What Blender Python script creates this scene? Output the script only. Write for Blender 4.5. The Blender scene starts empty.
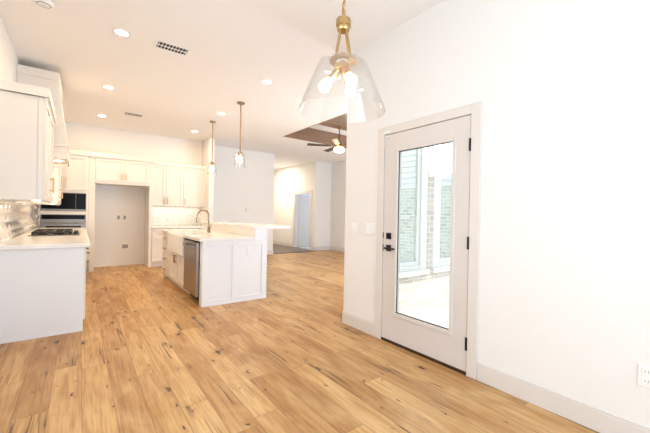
import bpy, bmesh, math, random
from mathutils import Vector, Matrix
random.seed(7)
S = bpy.context.scene
COL = S.collection
PI = math.pi

# ------------------------------------------------------------------ camera
yaw, pitch, roll = math.radians(38.771), math.radians(0.187), math.radians(1.078)
F = Vector((math.sin(yaw)*math.cos(pitch), math.cos(yaw)*math.cos(pitch), -math.sin(pitch)))
Rt = Vector((math.cos(yaw), -math.sin(yaw), 0)); U = Rt.cross(F)
cr, sr = math.cos(roll), math.sin(roll)
ax, ay, az = Rt*cr + U*sr, U*cr - Rt*sr, -F
cam = bpy.data.objects.new('camera', bpy.data.cameras.new('camera')); COL.objects.link(cam)
cam.matrix_world = Matrix(((ax.x, ay.x, az.x, 0), (ax.y, ay.y, az.y, 0), (ax.z, ay.z, az.z, 1.253), (0, 0, 0, 1)))
cam.data.sensor_width = 36; cam.data.lens = 330.76/650*36; cam.data.shift_x = -20/650; cam.data.clip_start = 0.02
S.camera = cam

# ------------------------------------------------------------------ world, daylight, exposure
S.view_settings.view_transform = 'Standard'; S.view_settings.look = 'None'
S.view_settings.gamma = 1; S.view_settings.use_curve_mapping = False
S.view_settings.exposure = 0.60
W = bpy.data.worlds.new('sky'); S.world = W; W.use_nodes = True
bg = W.node_tree.nodes['Background']; bg.inputs[0].default_value = (0.80, 0.90, 1.0, 1); bg.inputs[1].default_value = 1.5
sun = bpy.data.objects.new('sun', bpy.data.lights.new('sun', 'SUN')); COL.objects.link(sun)
sun.data.energy = 3.4; sun.data.angle = math.radians(1.5); sun.data.color = (1, 0.95, 0.88)
sun.rotation_euler = Vector((-0.02, 0.46, -0.89)).to_track_quat('-Z', 'Y').to_euler()

def area(name, loc, direction, sx, sy, power, color):
    l = bpy.data.objects.new(name, bpy.data.lights.new(name, 'AREA')); COL.objects.link(l)
    l.data.shape = 'RECTANGLE'; l.data.size = sx; l.data.size_y = sy; l.data.energy = power; l.data.color = color
    l.location = loc; l.rotation_euler = Vector(direction).to_track_quat('-Z', 'Z').to_euler()
    return l
DAY = (0.76, 0.88, 1.0)
WARM = (1.0, 0.70, 0.41)
area('daylight_through_rear_window', (0.90, -2.66, 1.45), (-0.12, 1, 0.30), 2.4, 1.9, 66, DAY)
area('added_side_fill_light', (-0.78, 0.90, 1.45), (1, 0.2, 0.6), 2.2, 1.9, 22, DAY)  # added fill from the left, brightens right wall and ceiling; no known window
area('daylight_in_living_room', (5.2, 3.10, 1.5), (-0.15, 1, 0.40), 3.2, 1.8, 160, DAY)
area('daylight_in_bedroom', (8.9, 10.6, 1.5), (-1, 0, 0), 1.6, 1.4, 40, DAY)
CAN_POWER, BULB, LED = 9.5, 50, 0.45

# ------------------------------------------------------------------ materials
def mat(name):
    m = bpy.data.materials.new(name); m.use_nodes = True
    nt = m.node_tree; return m, nt, nt.nodes['Principled BSDF']
def N(nt, typ, **kw):
    n = nt.nodes.new(typ)
    for k, v in kw.items():
        if k.startswith('i_'):
            key = k[2:]; n.inputs[int(key) if key.isdigit() else key].default_value = v
        else: setattr(n, k, v)
    return n
def L(nt, a, b): nt.links.new(a, b)
def mathn(nt, op, a, b=None, c=None):
    n = nt.nodes.new('ShaderNodeMath'); n.operation = op
    for i, v in enumerate((a, b, c)):
        if v is None: continue
        if isinstance(v, (int, float)): n.inputs[i].default_value = v
        else: L(nt, v, n.inputs[i])
    return n.outputs[0]
def mixc(nt, fac, a, b, blend='MIX'):
    n = nt.nodes.new('ShaderNodeMix'); n.data_type = 'RGBA'; n.blend_type = blend
    for sock, v in ((n.inputs[0], fac), (n.inputs[6], a), (n.inputs[7], b)):
        if isinstance(v, (int, float)): sock.default_value = v
        elif isinstance(v, tuple): sock.default_value = v if len(v) == 4 else (*v, 1)
        else: L(nt, v, sock)
    return n.outputs[2]
def simple(name, col, rough=0.5, metal=0.0, noise=0.0, scale=20, spec=0.5, bump=0.0):
    m, nt, p = mat(name)
    p.inputs['Roughness'].default_value = rough; p.inputs['Metallic'].default_value = metal
    p.inputs['Specular IOR Level'].default_value = spec
    tc = N(nt, 'ShaderNodeTexCoord'); nz = N(nt, 'ShaderNodeTexNoise'); nz.inputs['Scale'].default_value = scale
    nz.inputs['Detail'].default_value = 3
    L(nt, tc.outputs['Object'], nz.inputs['Vector'])
    dark = tuple(c*(1-noise) for c in col)
    L(nt, mixc(nt, nz.outputs['Fac'], dark, col), p.inputs['Base Color'])
    if bump:
        b = N(nt, 'ShaderNodeBump'); b.inputs['Strength'].default_value = bump; b.inputs['Distance'].default_value = 0.002
        L(nt, nz.outputs['Fac'], b.inputs['Height']); L(nt, b.outputs[0], p.inputs['Normal'])
    return m
def emit(name, col, s):
    m, nt, p = mat(name)
    p.inputs['Base Color'].default_value = (*col, 1); p.inputs['Emission Color'].default_value = (*col, 1); p.inputs['Emission Strength'].default_value = s
    return m
def glass(name, tint=(1, 1, 1), ref=0.06, edge=0.8, base=0.0):
    m, nt, p = mat(name); nt.nodes.remove(p)
    out = nt.nodes['Material Output']
    tr = N(nt, 'ShaderNodeBsdfTransparent'); tr.inputs[0].default_value = (*tint, 1)
    gl = N(nt, 'ShaderNodeBsdfGlossy'); gl.inputs['Roughness'].default_value = 0.02
    lw = N(nt, 'ShaderNodeLayerWeight'); lw.inputs[0].default_value = 0.12
    f = mathn(nt, 'MULTIPLY_ADD', lw.outputs['Facing'], edge, ref)
    mx = N(nt, 'ShaderNodeMixShader'); L(nt, f, mx.inputs[0]); L(nt, tr.outputs[0], mx.inputs[1]); L(nt, gl.outputs[0], mx.inputs[2])
    L(nt, mx.outputs[0], out.inputs[0]); return m

M = {}
M['wall'] = simple('wall_paint', (0.81, 0.795, 0.775), 0.85, noise=0.02, scale=60, spec=0.2, bump=0.05)
M['ceiling'] = simple('ceiling_paint', (0.89, 0.88, 0.875), 0.9, noise=0.02, scale=40, spec=0.1, bump=0.05)
M['trim'] = simple('trim_paint', (0.70, 0.655, 0.61), 0.45, noise=0.02)
M['door'] = simple('door_paint', (0.66, 0.615, 0.58), 0.4, noise=0.02)
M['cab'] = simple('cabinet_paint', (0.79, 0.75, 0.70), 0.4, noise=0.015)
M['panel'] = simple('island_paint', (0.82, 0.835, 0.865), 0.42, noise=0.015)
M['inside'] = simple('cabinet_inside', (0.75, 0.64, 0.5), 0.6, noise=0.1)
M['brass'] = simple('brushed_brass', (0.50, 0.33, 0.15), 0.28, 1.0, 0.08, 60)
M['bronze'] = simple('aged_bronze', (0.36, 0.24, 0.13), 0.38, 1.0, 0.1, 60)
M['nickel'] = simple('faucet_metal', (0.33, 0.25, 0.18), 0.25, 1.0, 0.05, 60)
M['steel'] = simple('stainless_steel', (0.36, 0.34, 0.325), 0.3, 1.0, 0.06, 30)
M['steel_dark'] = simple('darker_stainless', (0.20, 0.185, 0.17), 0.32, 1.0, 0.06, 30)
M['blade'] = simple('dark_blade_wood', (0.07, 0.05, 0.038), 0.5, 0, 0.3)
M['black'] = simple('black_metal', (0.015, 0.014, 0.013), 0.35, 0.3, 0.2)
M['iron'] = simple('cast_iron', (0.02, 0.02, 0.02), 0.55, 0.2, 0.2)
M['blackglass'] = simple('black_glass', (0.006, 0.006, 0.007), 0.12, 0.0, spec=0.04)
M['grey'] = simple('grey_plastic', (0.32, 0.32, 0.32), 0.5)
M['dark'] = simple('dark_void', (0.03, 0.028, 0.026), 0.8)
M['white'] = simple('white_plastic', (0.85, 0.85, 0.84), 0.4)
M['sink'] = simple('fireclay', (0.87, 0.86, 0.84), 0.15)
M['grout'] = simple('grout', (0.50, 0.48, 0.46), 0.8)
M['tile'] = simple('glazed_tile', (0.82, 0.80, 0.77), 0.10)
M['mirrortile'] = simple('lustre_tile', (0.80, 0.78, 0.75), 0.12, 0.65, 0.1, 25)
M['ledtube'] = emit('led_strip_glow', (1.0, 0.86, 0.62), 4)
M['lens'] = emit('lamp_lens', (1.0, 0.90, 0.74), 18)
M['bulb'] = emit('bulb_glow', (1.0, 0.86, 0.62), BULB)
M['fanlamp'] = emit('fan_lamp_glow', (1.0, 0.88, 0.68), 7)
M['glass'] = glass('clear_glass', (0.985, 0.985, 0.98), 0.03, 0.75)
M['doorglass'] = glass('door_glass', (0.95, 0.98, 0.97), 0.03, 0.3)
M['bronze_sill'] = simple('threshold_bronze', (0.06, 0.035, 0.02), 0.45, 0.4, 0.2)
M['halltile'] = simple('hall_floor', (0.10, 0.072, 0.05), 0.3, noise=0.35, scale=6)
M['patio'] = simple('patio_concrete', (0.62, 0.60, 0.57), 0.85, noise=0.15, scale=12)
M['siding'] = simple('lap_siding', (0.80, 0.80, 0.79), 0.6, noise=0.03)
M['blind'] = simple('blind_slat', (0.84, 0.85, 0.85), 0.5)
M['carpet'] = simple('bedroom_carpet', (0.55, 0.55, 0.56), 0.95, noise=0.15, scale=80)
M['bluewall'] = simple('bedroom_paint', (0.66, 0.70, 0.76), 0.85, noise=0.02)

def pane_mat():
    m, nt, p = mat('window_pane')
    p.inputs['Base Color'].default_value = (0.84, 0.88, 0.86, 1); p.inputs['Roughness'].default_value = 0.02; p.inputs['Metallic'].default_value = 0.85
    return m
M['pane'] = pane_mat()

def quartz():
    m, nt, p = mat('white_quartz'); tc = N(nt, 'ShaderNodeTexCoord')
    n1 = N(nt, 'ShaderNodeTexNoise', i_Scale=2.2, i_Detail=6.0, i_Distortion=1.6); L(nt, tc.outputs['Object'], n1.inputs['Vector'])
    v = mathn(nt, 'ABSOLUTE', mathn(nt, 'SUBTRACT', n1.outputs['Fac'], 0.5))
    r = N(nt, 'ShaderNodeMapRange', i_1=0.0, i_2=0.03, i_3=0.16, i_4=0.0); L(nt, v, r.inputs[0])
    L(nt, mixc(nt, r.outputs[0], (0.85, 0.83, 0.80), (0.62, 0.58, 0.53)), p.inputs['Base Color'])
    p.inputs['Roughness'].default_value = 0.16; return m
M['quartz'] = quartz()

def brick(name, c1, c2, mortar, axes='xz', s=1.0):
    m, nt, p = mat(name); tc = N(nt, 'ShaderNodeTexCoord'); sp = N(nt, 'ShaderNodeSeparateXYZ'); L(nt, tc.outputs['Object'], sp.inputs[0])
    cb = N(nt, 'ShaderNodeCombineXYZ'); L(nt, sp.outputs['XYZ'.index(axes[0].upper())], cb.inputs[0]); L(nt, sp.outputs['XYZ'.index(axes[1].upper())], cb.inputs[1])
    b = N(nt, 'ShaderNodeTexBrick', i_Scale=1.0); L(nt, cb.outputs[0], b.inputs['Vector'])
    b.inputs['Color1'].default_value = (*c1, 1); b.inputs['Color2'].default_value = (*c2, 1); b.inputs['Mortar'].default_value = (*mortar, 1)
    b.inputs['Mortar Size'].default_value = 0.008*s; b.inputs['Brick Width'].default_value = 0.21*s; b.inputs['Row Height'].default_value = 0.075*s
    b.inputs['Bias'].default_value = -0.1
    n = N(nt, 'ShaderNodeTexNoise', i_Scale=30.0, i_Detail=4.0); L(nt, tc.outputs['Object'], n.inputs['Vector'])
    L(nt, mixc(nt, 0.35, b.outputs['Color'], n.outputs['Color'], 'SOFT_LIGHT'), p.inputs['Base Color'])
    bp = N(nt, 'ShaderNodeBump', i_Strength=0.6, i_Distance=0.01); bp.invert = True
    L(nt, b.outputs['Fac'], bp.inputs['Height']); L(nt, bp.outputs[0], p.inputs['Normal'])
    p.inputs['Roughness'].default_value = 0.9; return m
M['brick'] = brick('pale_brick', (0.58, 0.50, 0.46), (0.72, 0.66, 0.62), (0.78, 0.75, 0.72))
M['brick2'] = brick('grey_brick', (0.46, 0.47, 0.44), (0.70, 0.70, 0.67), (0.80, 0.80, 0.77), 'yz', 1.15)

def planks():
    m, nt, p = mat('oak_planks'); w, ln = 0.165, 1.9
    tc = N(nt, 'ShaderNodeTexCoord'); sp = N(nt, 'ShaderNodeSeparateXYZ'); L(nt, tc.outputs['Object'], sp.inputs[0])
    x, y = sp.outputs[0], sp.outputs[1]
    xi = mathn(nt, 'DIVIDE', mathn(nt, 'SUBTRACT', x, 0.028), w); i = mathn(nt, 'FLOOR', xi); fx = mathn(nt, 'FRACT', xi)
    wn = N(nt, 'ShaderNodeTexWhiteNoise', noise_dimensions='1D'); L(nt, i, wn.inputs['W'])
    yj = mathn(nt, 'ADD', mathn(nt, 'DIVIDE', y, ln), mathn(nt, 'MULTIPLY', wn.outputs['Value'], 7.3))
    j = mathn(nt, 'FLOOR', yj); fy = mathn(nt, 'FRACT', yj)
    cid = N(nt, 'ShaderNodeCombineXYZ'); L(nt, i, cid.inputs[0]); L(nt, j, cid.inputs[1])
    rn = N(nt, 'ShaderNodeTexWhiteNoise', noise_dimensions='3D'); L(nt, cid.outputs[0], rn.inputs['Vector'])
    rs = N(nt, 'ShaderNodeSeparateColor'); L(nt, rn.outputs['Color'], rs.inputs[0])
    ramp = N(nt, 'ShaderNodeValToRGB'); L(nt, rs.outputs[0], ramp.inputs[0]); e = ramp.color_ramp.elements
    e[0].position = 0.0; e[0].color = (0.44, 0.24, 0.09, 1); e[1].position = 1.0; e[1].color = (0.66, 0.43, 0.195, 1)
    q = e.new(0.35); q.color = (0.53, 0.31, 0.123, 1); q = e.new(0.7); q.color = (0.585, 0.36, 0.152, 1)
    # grain: coordinates shifted by a per-plank random amount so that no figure runs across a joint
    off = N(nt, 'ShaderNodeVectorMath', operation='SCALE'); L(nt, rn.outputs['Color'], off.inputs[0]); off.inputs['Scale'].default_value = 40
    gv = N(nt, 'ShaderNodeVectorMath', operation='ADD'); L(nt, tc.outputs['Object'], gv.inputs[0]); L(nt, off.outputs[0], gv.inputs[1])
    def grain(sx, sy, det, dist):
        mp = N(nt, 'ShaderNodeMapping'); mp.inputs['Scale'].default_value = (sx, sy, 1); L(nt, gv.outputs[0], mp.inputs[0])
        n = N(nt, 'ShaderNodeTexNoise', i_Scale=1.0, i_Detail=det, i_Distortion=dist); L(nt, mp.outputs[0], n.inputs['Vector']); return n, mp
    g1, _ = grain(11, 0.9, 6.0, 1.6); g2, _ = grain(85, 3.5, 5.0, 0.3); g3, _ = grain(3.4, 1.6, 4.0, 1.0)
    def mr(v, a, b, c, d):
        r = N(nt, 'ShaderNodeMapRange', i_1=a, i_2=b, i_3=c, i_4=d); L(nt, v, r.inputs[0]); return r.outputs[0]
    col = mixc(nt, mr(g1.outputs['Fac'], 0.38, 0.64, 0.0, 0.8), ramp.outputs[0], mixc(nt, 1.0, ramp.outputs[0], (0.70, 0.58, 0.42), 'MULTIPLY'))
    col = mixc(nt, mr(g3.outputs['Fac'], 0.42, 0.68, 0.0, 0.45), col, (0.74, 0.52, 0.27))
    col = mixc(nt, mr(g2.outputs['Fac'], 0.42, 0.70, 0.0, 0.6), col, mixc(nt, 1.0, col, (0.60, 0.48, 0.36), 'MULTIPLY'))
    # knots
    def knots(sx, sy, thr, size):
        mp = N(nt, 'ShaderNodeMapping'); mp.inputs['Scale'].default_value = (sx, sy, 0.0); 
        wob = N(nt, 'ShaderNodeTexNoise', i_Scale=22.0, i_Detail=2.0); L(nt, gv.outputs[0], wob.inputs['Vector'])
        wv = N(nt, 'ShaderNodeVectorMath', operation='MULTIPLY_ADD'); L(nt, wob.outputs['Color'], wv.inputs[0]); wv.inputs[1].default_value = (0.07, 0.11, 0); L(nt, gv.outputs[0], wv.inputs[2])
        L(nt, wv.outputs[0], mp.inputs[0])
        vo = N(nt, 'ShaderNodeTexVoronoi', i_Scale=1.0); vo.voronoi_dimensions = '2D'; L(nt, mp.outputs[0], vo.inputs['Vector'])
        vs = N(nt, 'ShaderNodeSeparateColor'); L(nt, vo.outputs['Color'], vs.inputs[0])
        on = mathn(nt, 'GREATER_THAN', vs.outputs[0], thr)
        rad = mathn(nt, 'MULTIPLY_ADD', vs.outputs[1], size, size*0.35)
        rel = mathn(nt, 'DIVIDE', vo.outputs['Distance'], rad)
        core = mathn(nt, 'MULTIPLY', mr(rel, 0.7, 1.1, 1.0, 0.0), on)
        halo = mathn(nt, 'MULTIPLY', mr(rel, 0.8, 2.8, 0.55, 0.0), on)
        return core, halo
    for args in ((4.2, 1.5, 0.60, 0.06), (7.5, 2.6, 0.62, 0.045)):
        core, halo = knots(*args)
        col = mixc(nt, halo, col, (0.30, 0.145, 0.05)); col = mixc(nt, core, col, (0.055, 0.026, 0.011))
    # thin cracks that follow the grain
    c1, _ = grain(14, 0.6, 2.0, 0.7); msk, _ = grain(5, 1.5, 1.0, 0.0)
    ck = mr(mathn(nt, 'ABSOLUTE', mathn(nt, 'SUBTRACT', c1.outputs['Fac'], 0.5)), 0.0, 0.028, 1.0, 0.0)
    ck = mathn(nt, 'MULTIPLY', ck, mr(msk.outputs['Fac'], 0.565, 0.62, 0.0, 0.95))
    col = mixc(nt, ck, col, (0.09, 0.042, 0.018))
    # joints
    ex = mathn(nt, 'MULTIPLY', mathn(nt, 'MINIMUM', fx, mathn(nt, 'SUBTRACT', 1.0, fx)), w)
    ey = mathn(nt, 'MULTIPLY', mathn(nt, 'MINIMUM', fy, mathn(nt, 'SUBTRACT', 1.0, fy)), ln)
    d = mathn(nt, 'MINIMUM', ex, ey)
    gap = mr(d, 0.0010, 0.0032, 1.0, 0.0)
    col = mixc(nt, mathn(nt, 'MULTIPLY', gap, 0.6), col, (0.17, 0.085, 0.035))
    L(nt, col, p.inputs['Base Color'])
    p.inputs['Roughness'].default_value = 0.42; p.inputs['Specular IOR Level'].default_value = 0.4
    bp = N(nt, 'ShaderNodeBump', i_Strength=0.35, i_Distance=0.002)
    L(nt, mathn(nt, 'SUBTRACT', mathn(nt, 'MULTIPLY', g2.outputs['Fac'], 0.25), gap), bp.inputs['Height']); L(nt, bp.outputs[0], p.inputs['Normal'])
    return m
M['oak'] = planks()

def stained():
    m, nt, p = mat('stained_wood'); tc = N(nt, 'ShaderNodeTexCoord')
    mp = N(nt, 'ShaderNodeMapping'); mp.inputs['Scale'].default_value = (1.4, 22, 30); L(nt, tc.outputs['Object'], mp.inputs[0])
    n = N(nt, 'ShaderNodeTexNoise', i_Scale=1.0, i_Detail=5.0, i_Distortion=0.8); L(nt, mp.outputs[0], n.inputs['Vector'])
    L(nt, mixc(nt, n.outputs['Fac'], (0.13, 0.075, 0.045), (0.34, 0.205, 0.13)), p.inputs['Base Color']); p.inputs['Roughness'].default_value = 0.55
    return m
M['stain'] = stained()

# ------------------------------------------------------------------ mesh helpers
class MB:
    """Collects shapes given in world coordinates; xf may turn a local frame into the world."""
    def __init__(s, xf=None): s.bm = bmesh.new(); s.xf = xf
    def P(s, p): return Vector(s.xf(*p)) if s.xf else Vector(p)
    def box(s, a, b):
        a, b = s.P(a), s.P(b)
        lo = [min(a[k], b[k]) for k in range(3)]; hi = [max(a[k], b[k]) for k in range(3)]
        v = [s.bm.verts.new((x, y, z)) for x in (lo[0], hi[0]) for y in (lo[1], hi[1]) for z in (lo[2], hi[2])]
        for f in ((0, 1, 3, 2), (4, 6, 7, 5), (0, 4, 5, 1), (2, 3, 7, 6), (0, 2, 6, 4), (1, 5, 7, 3)): s.bm.faces.new([v[k] for k in f])
        return s
    def hexa(s, pts):   # 8 points: bottom ring of four, then top ring of four
        v = [s.bm.verts.new(s.P(p)) for p in pts]
        for f in ((3, 2, 1, 0), (4, 5, 6, 7), (0, 1, 5, 4), (1, 2, 6, 5), (2, 3, 7, 6), (3, 0, 4, 7)): s.bm.faces.new([v[k] for k in f])
        return s
    def tube(s, pts, r, n=12, cap=True):
        pts = [s.P(p) for p in pts]; rs = r if isinstance(r, (list, tuple)) else [r]*len(pts)
        rings = []; nrm = None
        for k, p in enumerate(pts):
            t = (pts[min(k+1, len(pts)-1)] - pts[max(k-1, 0)]).normalized()
            if nrm is None: nrm = t.orthogonal().normalized()
            else: nrm = (nrm - t*nrm.dot(t)).normalized()
            bn = t.cross(nrm)
            rings.append([s.bm.verts.new(p + (nrm*math.cos(2*PI*q/n) + bn*math.sin(2*PI*q/n))*rs[k]) for q in range(n)])
        for a, b in zip(rings, rings[1:]):
            for q in range(n): s.bm.faces.new((a[q], a[(q+1) % n], b[(q+1) % n], b[q]))
        if cap: s.bm.faces.new(rings[0][::-1]); s.bm.faces.new(rings[-1])
        return s
    def lathe(s, c, prof, n=32, closed=False):   # prof: (radius, z) around the vertical through c
        c = s.P(c); rings = []
        for r, z in prof:
            if r < 1e-6: rings.append([s.bm.verts.new(c + Vector((0, 0, z)))])
            else: rings.append([s.bm.verts.new(c + Vector((r*math.cos(2*PI*q/n), r*math.sin(2*PI*q/n), z))) for q in range(n)])
        pairs = list(zip(rings, rings[1:])) + ([(rings[-1], rings[0])] if closed else [])
        for a, b in pairs:
            for q in range(n):
                f = [a[q % len(a)], a[(q+1) % len(a)] if len(a) > 1 else None, b[(q+1) % len(b)] if len(b) > 1 else None, b[q % len(b)]]
                f = [v for v in f if v is not None]
                if len(set(f)) > 2: s.bm.faces.new(list(dict.fromkeys(f)))
        return s
    def cyl(s, a, b, r, n=20): return s.tube([a, b], r, n)
    def ball(s, c, r, sz=1.0, n=16):
        return s.lathe(c, [(r*math.sin(PI*k/n), -r*sz*math.cos(PI*k/n)) for k in range(n+1)], 2*n)

def build(name, mb, m, parent=None, base=None, bevel=0.0, smooth=None):
    bmesh.ops.recalc_face_normals(mb.bm, faces=mb.bm.faces)
    org = Vector((0, 0, 0))
    if parent is not None: org = Vector(parent['_o'])
    elif base is not None: org = Vector(base)
    for v in mb.bm.verts: v.co -= org
    me = bpy.data.meshes.new(name); mb.bm.to_mesh(me); mb.bm.free()
    for mm in (m if isinstance(m, list) else [m]): me.materials.append(M[mm] if isinstance(mm, str) else mm)
    o = bpy.data.objects.new(name, me); COL.objects.link(o)
    if parent is not None: o.parent = parent
    else: o.location = org
    o['_o'] = tuple(org)
    if smooth:
        for pl in me.polygons: pl.use_smooth = True
        me.set_sharp_from_angle(angle=math.radians(35))
    if bevel:
        b = o.modifiers.new('bevel', 'BEVEL'); b.width = bevel; b.segments = 2; b.limit_method = 'ANGLE'
    return o
def tag(o, label, cat, group=None, kind=None):
    o['label'] = label; o['category'] = cat
    if group: o['group'] = group
    if kind: o['kind'] = kind
    return o
def thing(name, loc, label, cat, group=None):
    o = bpy.data.objects.new(name, None); COL.objects.link(o); o.location = loc; o['_o'] = tuple(loc); o.empty_display_size = 0.1
    return tag(o, label, cat, group)
def struct(name, mb, m, parent=None, **kw):
    o = build(name, mb, m, parent, **kw)
    if parent is None: o['kind'] = 'structure'
    return o
def dup(root, loc, label, group=None):
    r = root.copy(); COL.objects.link(r); r.location = loc; r['_o'] = tuple(loc); r['label'] = label
    if group: r['group'] = group
    for ch in list(root.children):
        c = ch.copy(); COL.objects.link(c); c.parent = r
        for g in ch.children:
            d = g.copy(); COL.objects.link(d); d.parent = c
    return r
def slab(mb, axis, t0, t1, u0, u1, v0, v1, holes=()):
    """A wall or ceiling of thickness t0..t1 along axis, with rectangular holes (u0,u1,v0,v1)."""
    us = sorted({u0, u1, *[h[k] for h in holes for k in (0, 1)]}); vs = sorted({v0, v1, *[h[k] for h in holes for k in (2, 3)]})
    for a, b in zip(us, us[1:]):
        for c, d in zip(vs, vs[1:]):
            mu, mv = (a+b)/2, (c+d)/2
            if any(h[0] < mu < h[1] and h[2] < mv < h[3] for h in holes): continue
            if axis == 'x': mb.box((t0, a, c), (t1, b, d))
            elif axis == 'y': mb.box((a, t0, c), (b, t1, d))
            else: mb.box((a, c, t0), (b, d, t1))
    return mb

# ------------------------------------------------------------------ the setting
H = 3.12; XL = -0.62; XR = 2.42; YK = 9.18; YB = -2.5
DY0, DY1, DZ = 1.425, 2.378, 2.075          # opening of the glazed door
struct('floor', MB().box((XL-0.12, YB-0.1, -0.1), (XR+0.2, 3.01, 0)).box((XL-0.12, 3.01, -0.1), (7.25, 9.50, 0)), 'oak')
struct('floor_hall', MB().box((2.6, 9.50, -0.1), (6.55, 13.6, -0.002)), 'halltile')
struct('floor_bedroom', MB().box((6.55, 9.0, -0.1), (9.2, 13.6, -0.002)), 'carpet')
struct('trim_1', MB().box((4.70, 9.46, -0.02), (6.42, 9.54, 0.012)), 'bronze_sill', bevel=0.004)
TR = (3.78, 6.70, 4.62, 7.16)               # recessed tray over the living room
c = slab(MB(), 'z', H, H+0.06, XL-0.2, 9.3, YB-0.2, 13.7, [TR, (2.64, 9.3, YB-0.2, 2.84)])
struct('ceiling', c, 'ceiling')
struct('ceiling_tray', MB().box((TR[0]-0.1, TR[2]-0.1, 3.46), (TR[1]+0.1, TR[3]+0.1, 3.52)), 'ceiling')
t = MB(); e_ = 0.022; zb = H - 0.001
t.box((TR[0]+0.001, TR[2]+0.001, zb), (TR[0]+e_, TR[3]-0.001, 3.46)); t.box((TR[1]-e_, TR[2]+0.001, zb), (TR[1]-0.001, TR[3]-0.001, 3.46))
t.box((TR[0]+e_, TR[3]-e_, zb), (TR[1]-e_, TR[3]-0.001, 3.46)); t.box((TR[0]+e_, TR[2]+0.001, zb), (TR[1]-e_, TR[2]+e_, 3.46))
struct('trim_2', t, 'stain')
RW = (-0.3, 2.1, 0.5, 2.4); SW = (-0.2, 2.0, 0.5, 2.4)  # SW is an added opening for the side fill
struct('wall_left', slab(MB(), 'x', XL-0.12, XL, YB, 4.35, 0, H, [SW]).box((XL-0.12, 4.35, 0), (XL, YK+0.1, H)), 'wall')
struct('wall_back', slab(MB(), 'y', YB-0.12, YB, XL-0.12, XR+0.2, 0, H, [RW]), 'wall')
struct('wall_right', slab(MB(), 'x', XR, XR+0.18, YB-0.12, 3.01, 0, H, [(DY0-0.02, DY1+0.02, 0, DZ+0.02)]), 'wall')
struct('wall_kitchen', MB().box((XL-0.12, YK, 0), (2.62, YK+0.12, H)), 'wall')
struct('wall_partition', MB().box((2.50, 8.54, 0), (2.62, YK, H)), 'wall', bevel=0.004)
struct('wall_living', MB().box((2.62, 9.40, 0), (4.70, 9.52, H)), 'wall', bevel=0.004)
struct('wall_living_south', MB().box((XR+0.18, 2.83, 0), (7.3, 3.01, H)), 'wall')
struct('wall_living_east', MB().box((7.08, 3.01, 0), (7.2, 9.64, H)), 'wall')
struct('wall_living_north', MB().box((6.40, 9.64, 0), (7.2, 9.76, H)), 'wall')
struct('wall_hall', slab(MB(), 'x', 6.40, 6.52, 9.76, 13.5, 0, H, [(9.94, 11.03, 0, 2.03)]), 'wall')
struct('wall_hall_end', MB().box((2.6, 13.5, 0), (6.52, 13.6, H)), 'wall')
struct('wall_hall_left', MB().box((4.58, 9.52, 0), (4.70, 13.5, H)), 'wall')
struct('wall_bedroom', MB().box((6.52, 12.2, 0), (9.2, 12.3, H)).box((9.1, 9.76, 0), (9.2, 12.2, H)).box((7.2, 9.66, 0), (9.2, 9.76, H)), 'bluewall')
for k, (ax_, r) in enumerate((('y', RW), ('x', SW))):      # window behind the camera, and an unseen one added beside it for light
    w = MB(); a, b, z0, z1 = r; T = YB-0.09 if ax_ == 'y' else XL-0.09
    bars = [(a, a+0.06, z0, z1), (b-0.06, b, z0, z1), (a, b, z0, z0+0.06), (a, b, z1-0.06, z1), ((a+b)/2-0.03, (a+b)/2+0.03, z0, z1), (a, b, (z0+z1)/2-0.02, (z0+z1)/2+0.02)]
    for (p, q, s_, e_) in bars:
        if ax_ == 'y': w.box((p, T, s_), (q, T+0.04, e_))
        else: w.box((T, p, s_), (T+0.04, q, e_))
    struct('window_%d' % (k+1), w, 'white')

# baseboards
def base(name, pts, h=0.135, th=0.015):
    b = MB()
    for (x0, y0, x1, y1, nx, ny) in pts:
        b.box((x0, y0, 0), (x1 + nx*th, y1 + ny*th, h-0.012)); b.box((x0, y0, h-0.012), (x1 + nx*th*0.6, y1 + ny*th*0.6, h))
    return struct(name, b, 'trim', bevel=0.003)
base('baseboard_right', [(XR, YB, XR, 1.335, -1, 0), (XR, 2.468, XR, 3.025, -1, 0), (XR-0.015, 3.01, XR+0.4, 3.01, 0, 1)])
base('baseboard_left', [(XL, YB, XL, 4.37, 1, 0)])
base('baseboard_living', [(2.62, 9.40, 4.70, 9.40, 0, -1), (4.70, 9.385, 4.70, 9.52, 1, 0)], 0.14)
base('baseboard_living_north', [(6.40, 9.64, 7.08, 9.64, 0, -1), (6.40, 9.625, 6.40, 9.76, -1, 0)], 0.14)
base('baseboard_living_east', [(7.08, 3.01, 7.08, 9.64, -1, 0)], 0.14)
base('baseboard_hall', [(6.40, 11.14, 6.40, 13.5, -1, 0)], 0.14)
base('baseboard_partition', [(2.50, 8.54, 2.62, 8.54, 0, -1)], 0.14)
base('baseboard_bedroom', [(6.52, 12.2, 9.1, 12.2, 0, -1)], 0.14)
# door casings
cs = MB()
for y0, y1 in ((1.338, DY0), (DY1, 2.468)): cs.box((XR-0.018, y0, 0), (XR, y1, 2.155))
cs.box((XR-0.018, DY0, DZ), (XR, DY1, 2.155))
for y0, y1 in ((DY0-0.02, DY0), (DY1, DY1+0.02)): cs.box((XR, y0, 0.0), (XR+0.17, y1, DZ))
cs.box((XR, DY0-0.02, DZ), (XR+0.17, DY1+0.02, DZ+0.02))
struct('trim_3', cs, 'trim', bevel=0.004)
cs = MB()
for y0, y1 in ((9.83, 9.95), (11.02, 11.14)): cs.box((6.38, y0, 0), (6.40, y1, 2.12))
cs.box((6.38, 9.95, 2.02), (6.40, 11.02, 2.12))
for y0, y1 in ((9.94, 9.955), (11.015, 11.03)): cs.box((6.40, y0, 0), (6.52, y1, 2.03))
struct('trim_4', cs, 'trim', bevel=0.004)
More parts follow.
